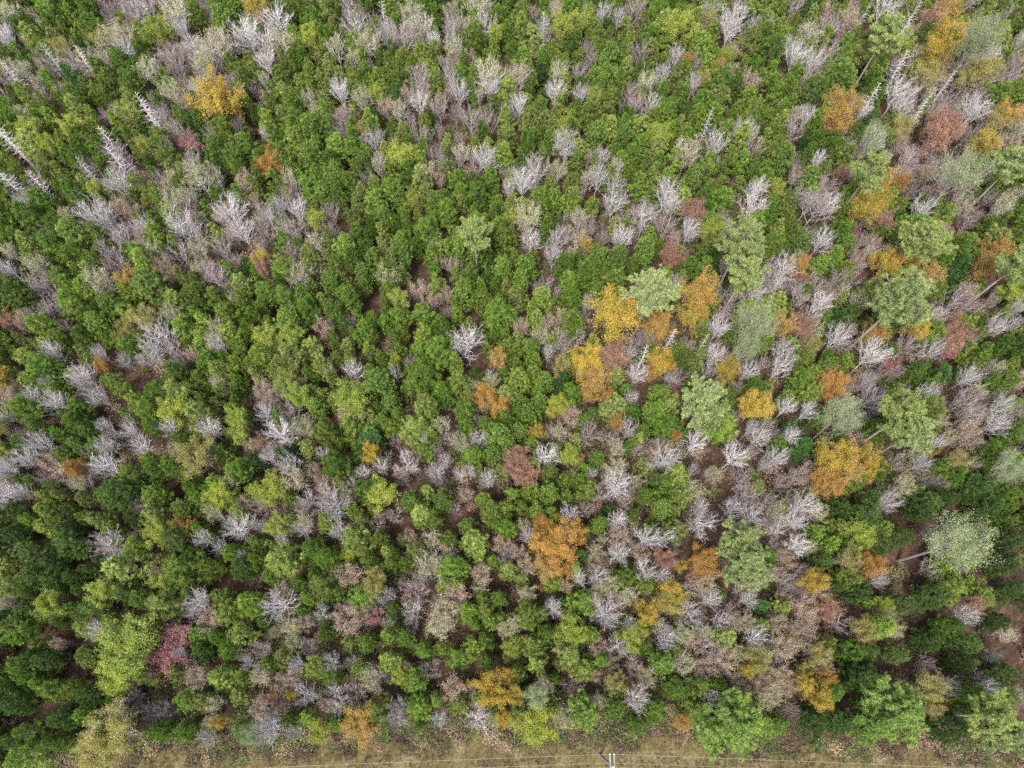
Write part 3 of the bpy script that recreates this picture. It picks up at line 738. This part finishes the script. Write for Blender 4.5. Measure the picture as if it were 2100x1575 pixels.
def grass_mat():
    m, t, out = newmat('dry_grass_ground')
    N, L = t.nodes, t.links
    tc = N.new('ShaderNodeTexCoord')
    def noise(sc, det=6):
        n = N.new('ShaderNodeTexNoise'); n.inputs['Scale'].default_value = sc; n.inputs['Detail'].default_value = det
        L.new(tc.outputs['Object'], n.inputs['Vector']); return n
    n1, n2 = noise(.22), noise(3.5, 8)
    r1 = N.new('ShaderNodeValToRGB')
    e = r1.color_ramp.elements
    e[0].position = .3; e[0].color = (.066, .048, .033, 1)
    e[1].position = .72; e[1].color = (.15, .122, .078, 1)
    q = e.new(.5); q.color = (.092, .085, .038, 1)
    L.new(n1.outputs[0], r1.inputs[0])
    r2 = N.new('ShaderNodeValToRGB')
    r2.color_ramp.elements[0].position = .3; r2.color_ramp.elements[0].color = (.55, .55, .5, 1)
    r2.color_ramp.elements[1].position = .72; r2.color_ramp.elements[1].color = (1.4, 1.35, 1.3, 1)
    L.new(n2.outputs[0], r2.inputs[0])
    mx = N.new('ShaderNodeMix'); mx.data_type = 'RGBA'; mx.blend_type = 'MULTIPLY'; mx.inputs[0].default_value = 1
    L.new(r1.outputs[0], mx.inputs[6]); L.new(r2.outputs[0], mx.inputs[7])
    p = N.new('ShaderNodeBsdfPrincipled'); p.inputs['Roughness'].default_value = .95
    p.inputs['Specular IOR Level'].default_value = .1
    L.new(mx.outputs[2], p.inputs['Base Color'])
    bp = N.new('ShaderNodeBump'); bp.inputs['Strength'].default_value = .5; bp.inputs['Distance'].default_value = .1
    L.new(n2.outputs[0], bp.inputs['Height']); L.new(bp.outputs[0], p.inputs['Normal'])
    L.new(p.outputs[0], out.inputs[0])
    return m

g = 3000.0
tag(add('ground', mesh('ground', [(-g, -g, 0), (g, -g, 0), (g, g, 0), (-g, g, 0)], [(0, 1, 2, 3)], ground_mat())), kind='structure')
xs = np.linspace(-110, 110, 221)
V, F = [], []
for i, x in enumerate(xs):
    ey = edge_y(x) + .8 * mnoise.noise(Vector((x * .35, 3.1, 0))) + .35 * mnoise.noise(Vector((x * 1.3, 7.1, 0)))
    V += [(x, -30, .006), (x, ey, .006)]
for i in range(len(xs) - 1):
    F.append((2 * i, 2 * i + 2, 2 * i + 3, 2 * i + 1))
tag(add('grass_clearing', mesh('grass_clearing', V, F, grass_mat())), kind='structure')

# ------------------------------------------------------------------ trees
def put_tree(t, idx):
    K = KIND[t['k']]
    vi = rnd.randrange(len(K['shapes']))
    sh = K['shapes'][vi]
    root = bpy.data.objects.new(K['name'], None)
    root.empty_display_size = .5
    C.objects.link(root)
    root.location = (t['x'], t['y'], 0)
    s = t['d'] / (2 * K['R'])
    root.scale = (s, s, t['h'] / K['H'])
    root.rotation_euler = (0, 0, rnd.uniform(0, 6.283))
    parts = [add(pn, me, root) for pn, me in sh.items()]
    t['obj'] = root
    if t['k'] == 'S':
        parts[1]['kind'] = 'stuff'
    K.setdefault('src', {})[vi] = parts
    return root

by = {}
for t in trees:
    if t['vis']:
        by.setdefault(t['k'], []).append(t)
rest = [t for t in trees if not t['vis']]
single = []
for k, L_ in by.items():
    L_.sort(key=lambda t: -t['size'])
    single += L_[:300]
    rest += L_[300:]
for i, t in enumerate(single):
    put_tree(t, i)

# labels: what it looks like, how big, and which other kinds it stands beside
def neigh(t):
    out = []
    for q in gnear(t['x'], t['y'], 3):
        if q is t or q['k'] == 'P' or not q['vis']:
            continue
        gap = math.hypot(q['x'] - t['x'], q['y'] - t['y']) - .5 * (q['d'] + t['d'])
        if gap < .6:
            out.append((gap, q))
    out.sort(key=lambda a: a[0])
    return [q for _, q in out]
for k in by:
    ds = sorted(t['d'] for t in by[k][:300])
    a, b = ds[len(ds) // 3], ds[2 * len(ds) // 3]
    for t in by[k][:300]:
        t['sz'] = 'small' if t['d'] < a else ('' if t['d'] < b else 'large')
def label(t, depth):
    K = KIND[t['k']]
    names, seen = [], set()
    for q in neigh(t):
        nm = 'another such tree' if q['k'] == t['k'] else KIND[q['k']]['short']
        if nm not in seen:
            seen.add(nm); names.append(nm)
    names = names[:depth]
    s = (t['sz'] + ' ' + K['adj']).strip()
    if not names:
        return s + ' standing among the young pines'
    return s + ' beside ' + (names[0] if len(names) == 1 else ', '.join(names[:-1]) + ' and ' + names[-1])
for t in single:
    t['lb'] = label(t, 1)
for depth in (2, 3):
    cnt = {}
    for t in single:
        cnt[t['lb']] = cnt.get(t['lb'], 0) + 1
    for t in single:
        if cnt[t['lb']] > 1:
            lb = label(t, depth)
            if len(lb.split()) <= 16:
                t['lb'] = lb
for t in single:
    K = KIND[t['k']]
    tag(t['obj'], t['lb'], K['cat'], K['group'])

SPECIAL = [  # photo position, kind, label
 (960, 690, 'W', 'big cream-white bare tree with crooked branches standing alone among green pines'),
 (1258, 655, 'Y', 'widest golden-yellow tree, beside a tall pale-green pine and an orange tree'),
 (1845, 615, 'Q', 'huge yellowish-green tall pine rising out of golden and orange trees'),
 (1963, 1113, 'A', 'widest grey-green open-crowned tree with a long thick pale trunk among dark pines'),
 (270, 1327, 'L', 'widest lime-green leafy tree touching crimson small trees'),
 (244, 1510, 'U', 'widest olive-ochre spreading tree at the edge of the dry grass clearing'),
 (1487, 1490, 'H', 'broadest bright-green pine at the grass edge near the utility pole'),
 (1842, 1462, 'H', 'large broad bright-green pine at the grass edge beside an ochre tree'),
 (1139, 1120, 'O', 'big orange-gold tree in a clump of orange trees beside bare whitish trees'),
 (450, 203, 'Y', 'lone golden-yellow tree among pines with an orange tree at its flank'),
 (738, 1485, 'O', 'orange tree at the dry grass edge with a yellow-green tree inside it'),
 (1098, 1480, 'L', 'yellow-lime leafy tree at the dry grass edge beside full green pines'),
]
for px, py, k, lb in SPECIAL:
    best = min((t for t in single if t['k'] == k), key=lambda t: (t['px'] - px) ** 2 + (t['py'] - py) ** 2)
    best['obj']['label'] = lb

# ------------------------------------------------------------------ stuff: the rest of the forest, as instances on points
def scatter(name, pts, sources, label_=None, cat=None):
    """pts: list of (x, y, z, rotz, sxy, sz, source index); sources: list of lists of objects"""
    me = bpy.data.meshes.new(name)
    me.from_pydata([(p[0], p[1], p[2]) for p in pts], [], [])
    for an, ty, vals in (('rot', 'FLOAT_VECTOR', [c for p in pts for c in (0, 0, p[3])]),
                         ('scl', 'FLOAT_VECTOR', [c for p in pts for c in (p[4], p[4], p[5])])):
        a = me.attributes.new(an, ty, 'POINT'); a.data.foreach_set('vector', vals)
    a = me.attributes.new('idx', 'INT', 'POINT'); a.data.foreach_set('value', [p[6] for p in pts])
    o = add(name, me)
    ng = bpy.data.node_groups.new(name, 'GeometryNodeTree')
    ng.interface.new_socket('Geometry', in_out='INPUT', socket_type='NodeSocketGeometry')
    ng.interface.new_socket('Geometry', in_out='OUTPUT', socket_type='NodeSocketGeometry')
    N, L = ng.nodes, ng.links
    gi, go = N.new('NodeGroupInput'), N.new('NodeGroupOutput')
    jn = N.new('GeometryNodeJoinGeometry')
    for objs in sources:
        j2 = N.new('GeometryNodeJoinGeometry')
        for ob in objs:
            oi = N.new('GeometryNodeObjectInfo'); oi.inputs['Object'].default_value = ob
            oi.transform_space = 'ORIGINAL'; oi.inputs['As Instance'].default_value = True
            L.new(oi.outputs['Geometry'], j2.inputs[0])
        ti = N.new('GeometryNodeGeometryToInstance')
        L.new(j2.outputs[0], ti.inputs[0]); L.new(ti.outputs[0], jn.inputs[0])
    ip = N.new('GeometryNodeInstanceOnPoints')
    L.new(gi.outputs[0], ip.inputs['Points']); L.new(jn.outputs[0], ip.inputs['Instance'])
    ip.inputs['Pick Instance'].default_value = True
    for an, ty, sock in (('idx', 'INT', 'Instance Index'), ('rot', 'FLOAT_VECTOR', 'Rotation'), ('scl', 'FLOAT_VECTOR', 'Scale')):
        na = N.new('GeometryNodeInputNamedAttribute'); na.data_type = ty
        na.inputs['Name'].default_value = an
        if sock == 'Rotation':
            er = N.new('FunctionNodeEulerToRotation')
            L.new(na.outputs[0], er.inputs[0]); L.new(er.outputs[0], ip.inputs[sock])
        else:
            L.new(na.outputs[0], ip.inputs[sock])
    L.new(ip.outputs[0], go.inputs[0])
    md = o.modifiers.new('scatter', 'NODES'); md.node_group = ng
    return tag(o, label_, cat, None, 'stuff')

rk = {}
for t in rest:
    rk.setdefault(t['k'], []).append(t)
WORDS = {'P': ('pine_thicket', 'rest of the dense thicket of young green pines', 'pines')}
for k, L_ in rk.items():
    K = KIND[k]
    src = list(K['src'].values())
    pts = [(t['x'], t['y'], 0, rnd.uniform(0, 6.28), t['d'] / (2 * K['R']), t['h'] / K['H'], rnd.randrange(len(src))) for t in L_]
    nm, lb, ct = WORDS.get(k, (K['name'] + 's_beyond', 'more ' + K['group'] + ' around the edges of the wood', 'trees'))
    scatter(nm, pts, src, lb, ct)

# ------------------------------------------------------------------ undergrowth
def sh_scrub(seed, leaf, twig):
    rng = np.random.default_rng(seed)
    g_, w_ = Geo(), Geo()
    n = 26
    az = rng.uniform(0, 6.28, n); el = rng.uniform(.5, 1.4, n); ln = rng.uniform(.6, 1.3, n)
    D = np.stack([np.cos(az) * np.cos(el), np.sin(az) * np.cos(el), np.sin(el)], 1)
    B = rng.normal(0, .14, (n, 3)); B[:, 2] = 0
    T = B + D * ln[:, None]
    w_.sticks(rng, B, T, .05)
    f = rng.uniform(.35, 1, (n * 7, 1))
    P0 = np.repeat(B, 7, 0) * (1 - f) + np.repeat(T, 7, 0) * f
    P1 = P0 + unit(np.repeat(D, 7, 0) + rng.normal(0, .7, (n * 7, 3))) * rng.uniform(.15, .45, (n * 7, 1))
    w_.sticks(rng, P0, P1, .03)
    P = np.repeat(P1, 2, 0) + rng.normal(0, .1, (n * 14, 3))
    P[:, 2] = np.maximum(P[:, 2], .05)
    g_.leaves(rng, P, .15, np.clip(rng.uniform(0, 1, len(P)), 0, 1))
    return {'stems': w_.build('scrub_stems', M[twig]), 'leaves': g_.build('scrub_leaves', M[leaf])}
scrubs = [sh_scrub(900 + i, 'scrub', 'twig_scrub') for i in range(4)] + [sh_scrub(920 + i, 'fern', 'twig_scrub') for i in range(2)] + \
         [sh_scrub(930 + i, 'tan', 'twig_mauve') for i in range(1)]
pts = []
for i in range(9500):
    y = rnd.uniform(-16, 112); half = 60 + y * .42 + 6
    x = rnd.uniform(-half, half)
    if y < edge_y(x) + .8:
        continue
    c = fill_code(x, y)
    u = rnd.random()
    gi = rnd.randrange(4) if u < .66 else (4 + rnd.randrange(2) if u < .86 else 6)
    if c == 'o' and rnd.random() < .6: continue
    if c in 'PD' and rnd.random() < .7: continue
    if c == 'k' and rnd.random() < .65: continue
    s = rnd.uniform(.6, 1.35)
    pts.append((x, y, 0, rnd.uniform(0, 6.28), s, s * rnd.uniform(.7, 1.3), gi))
for i in range(1500):
    x = rnd.uniform(-70, 70)
    y = edge_y(x) + rnd.triangular(-1.6, 2.6, .4)
    if mnoise.noise(Vector((x * .22, 9.3, 0))) < -.12 and y < edge_y(x) + .3: continue
    s = rnd.uniform(.5, 1.1)
    pts.append((x, y, 0, rnd.uniform(0, 6.28), s, s * rnd.uniform(.6, 1.1), rnd.choice((0, 1, 2, 3, 0, 1, 2, 3, 4, 5))))
SCRUB_WORDS = ['brown twiggy bush', 'brown twiggy bush', 'brown twiggy bush', 'brown twiggy bush', 'low green bush', 'low green bush', 'tan-leaved bush']
SCRUB_AT = [(690, 1512), (900, 1512), (1180, 1500), (1392, 1502), (1300, 1500), (1120, 1512), (1010, 1506)]
srcs = []
for sh, wd, (px, py) in zip(scrubs, SCRUB_WORDS, SCRUB_AT):
    p = at(px, py, .4)
    root = bpy.data.objects.new('low_bush', None); C.objects.link(root)
    root.location = (p.x, p.y, 0); root.scale = (1.2,) * 3
    srcs.append([add(pn, me, root) for pn, me in sh.items()])
    near = min((t for t in single if t['k'] != 'P'), key=lambda t: math.hypot(t['x'] - p.x, t['y'] - p.y))
    tag(root, wd + ' at the dry grass edge near ' + KIND[near['k']]['short'], 'bush', 'bushes at the grass edge')
scatter('undergrowth', pts, srcs, 'brown twiggy undergrowth on the forest floor', 'undergrowth')

# ------------------------------------------------------------------ dry grass
rng = np.random.default_rng(5)
def blades(n, x0, x1, ylo, yhi_off, ln, tone_lo, tone_hi):
    X = rng.uniform(x0, x1, n)
    ey = np.array([edge_y(v) for v in X])
    Y = ylo + (ey + yhi_off - ylo) * rng.uniform(0, 1, n)
    B = np.stack([X, Y, np.full(n, .006)], 1)
    return B
gg = Geo()
B = blades(30000, -66, 66, -15.5, .6, .4, 0, 1)
nz = np.array([mnoise.noise(Vector((b[0] * .16, b[1] * .4, 1.7))) + .55 * mnoise.noise(Vector((b[0] * .6, b[1] * .9, 4.4))) for b in B])
nz2 = np.array([mnoise.noise(Vector((b[0] * 1.1, b[1] * 1.1, 5.7))) + .5 * mnoise.noise(Vector((b[0] * .3, b[1] * .5, 2.7))) for b in B])
keep = nz2 > -.22
B, nz, nz2 = B[keep], nz[keep], nz2[keep]
dist = np.array([edge_y(b[0]) - b[1] for b in B])
tall = np.clip(1.2 - dist / 2.2, 0, 1) * (nz2 > .12)
k = 3
D = unit(np.concatenate([rng.normal(0, .8, (len(B), 2)), np.full((len(B), 1), .9)], 1))
base = np.repeat(B, k, 0) + np.concatenate([rng.normal(0, .09, (len(B) * k, 2)), np.zeros((len(B) * k, 1))], 1)
dr = unit(np.repeat(D, k, 0) + rng.normal(0, .35, (len(B) * k, 3)))
dr[:, 2] = np.abs(dr[:, 2]) + .05
ln = rng.uniform(.16, .48, (len(B) * k, 1)) * (1 + 1.3 * np.repeat(tall, k)[:, None])
side = unit(np.cross(dr, rng.normal(0, 1, dr.shape))) * .022
V = np.stack([base - side, base + side, base + dr * ln], 1).reshape(-1, 3)
V[:, 2] = np.maximum(V[:, 2], .004)
gg.put(V, np.arange(len(V)).reshape(-1, 3), np.clip(.42 + np.repeat(nz, k) * 1.0 + .2 * np.repeat(tall, k) + rng.normal(0, .2, len(base)), 0, 1))
tag(add('dry_grass', gg.build('dry_grass', M['grass'])), 'dry tan and olive grass of the clearing strip', 'grass', None, 'stuff')

# ------------------------------------------------------------------ utility pole and its lines
POLE_H = 10.4
M['pole'] = plain('weathered_pole_wood', (.26, .25, .24), .85)
M['arm'] = plain('sun_bleached_arm_wood', (.19, .19, .187), .8)
M['ceramic'] = plain('grey_porcelain', (.45, .46, .48), .3)
M['steel'] = plain('galvanised_steel', (.6, .6, .6), .45, .6)
M['wire'] = plain('aluminium_wire', (.30, .285, .25), .5, .2)
def box(cx, cy, cz, sx, sy, sz):
    v = [(cx + a * sx / 2, cy + b * sy / 2, cz + c * sz / 2) for a in (-1, 1) for b in (-1, 1) for c in (-1, 1)]
    f = [(0, 1, 3, 2), (4, 6, 7, 5), (0, 4, 5, 1), (2, 3, 7, 6), (0, 2, 6, 4), (1, 5, 7, 3)]
    return np.array(v), f
def prism(pts, rad, sides=8):
    q = Geo(); q.tube(np.array(pts, float), rad, sides)
    V = np.concatenate(q.v); F = [tuple(f) for f in np.concatenate(q.f)]
    n = len(pts) * sides
    F.append(tuple(range(sides))[::-1]); F.append(tuple(range(n - sides, n)))
    return V, F
pt = at(1257, 1573, POLE_H)
pole = bpy.data.objects.new('utility_pole', None); C.objects.link(pole)
pole.location = (pt.x, pt.y, 0)
tag(pole, 'grey wooden utility pole with double crossarm in the dry grass clearing', 'utility pole')
v, f = prism([(0, 0, 0), (0, 0, POLE_H * .5), (0, 0, POLE_H)], [.17, .145, .12], 12)
add('shaft', mesh('shaft', v, f, M['pole']), pole)
for sx in (-1, 1):
    v, f = box(sx * .19, 0, POLE_H - .35, .11, 2.3, .13)
    add('crossarm', mesh('crossarm', v, f, M['arm']), pole)
    for sy in (-1, 1):
        v, f = prism([(sx * .145, sy * .14, POLE_H - 1.05), (sx * .26, sy * .72, POLE_H - .42)], [.025, .025], 5)
        add('brace', mesh('brace', v, f, M['steel']), pole)
ATT = []
for yy, zz in ((1.05, POLE_H - .28), (-1.05, POLE_H - .28)):
    for sx in (-1, 1):
        v, f = prism([(sx * .19, yy, zz), (sx * .19, yy, zz + .07), (sx * .19, yy, zz + .12), (sx * .19, yy, zz + .2)], [.03, .075, .05, .06], 10)
        add('insulator', mesh('insulator', v, f, M['ceramic']), pole)
    ATT.append((yy, zz + .22))
v, f = prism([(0, 0, POLE_H), (0, 0, POLE_H + .1), (0, 0, POLE_H + .14), (0, 0, POLE_H + .26)], [.04, .08, .05, .06], 10)
add('insulator', mesh('insulator', v, f, M['ceramic']), pole)
ATT.append((0, POLE_H + .28))
ATT.append((.16, POLE_H - 1.6))
names = ['outer power line on the forest side of the crossarm', 'outer power line on the grass side of the crossarm',
         'middle power line on the pole-top insulator', 'lower neutral line fixed to the pole shaft']
for (ya, za), lb in zip(ATT, names):
    pts_ = []
    for i in range(-40, 41):
        s = i / 40
        x = pt.x + s * 62
        sag = -1.1 * (1 - (1 - 2 * abs(s)) ** 2) if abs(s) <= 1 else 0
        pts_.append((x, pt.y + ya - abs(s) * 2.35, za + sag))
    v, f = prism(pts_, [.011] * len(pts_), 5)
    tag(add('power_line', mesh('power_line', v, f, M['wire'])), lb, 'power line', 'power lines')
# guy wire from the forest-side arm end to an anchor in the grass
a = at(1252, 1514, 0)
v, f = prism([(pt.x, pt.y + .1, POLE_H - .9), (a.x, a.y, .0)], [.014, .014], 5)
tag(add('guy_wire', mesh('guy_wire', v, f, M['wire'])), 'thin guy wire slanting from the pole to the ground', 'wire')
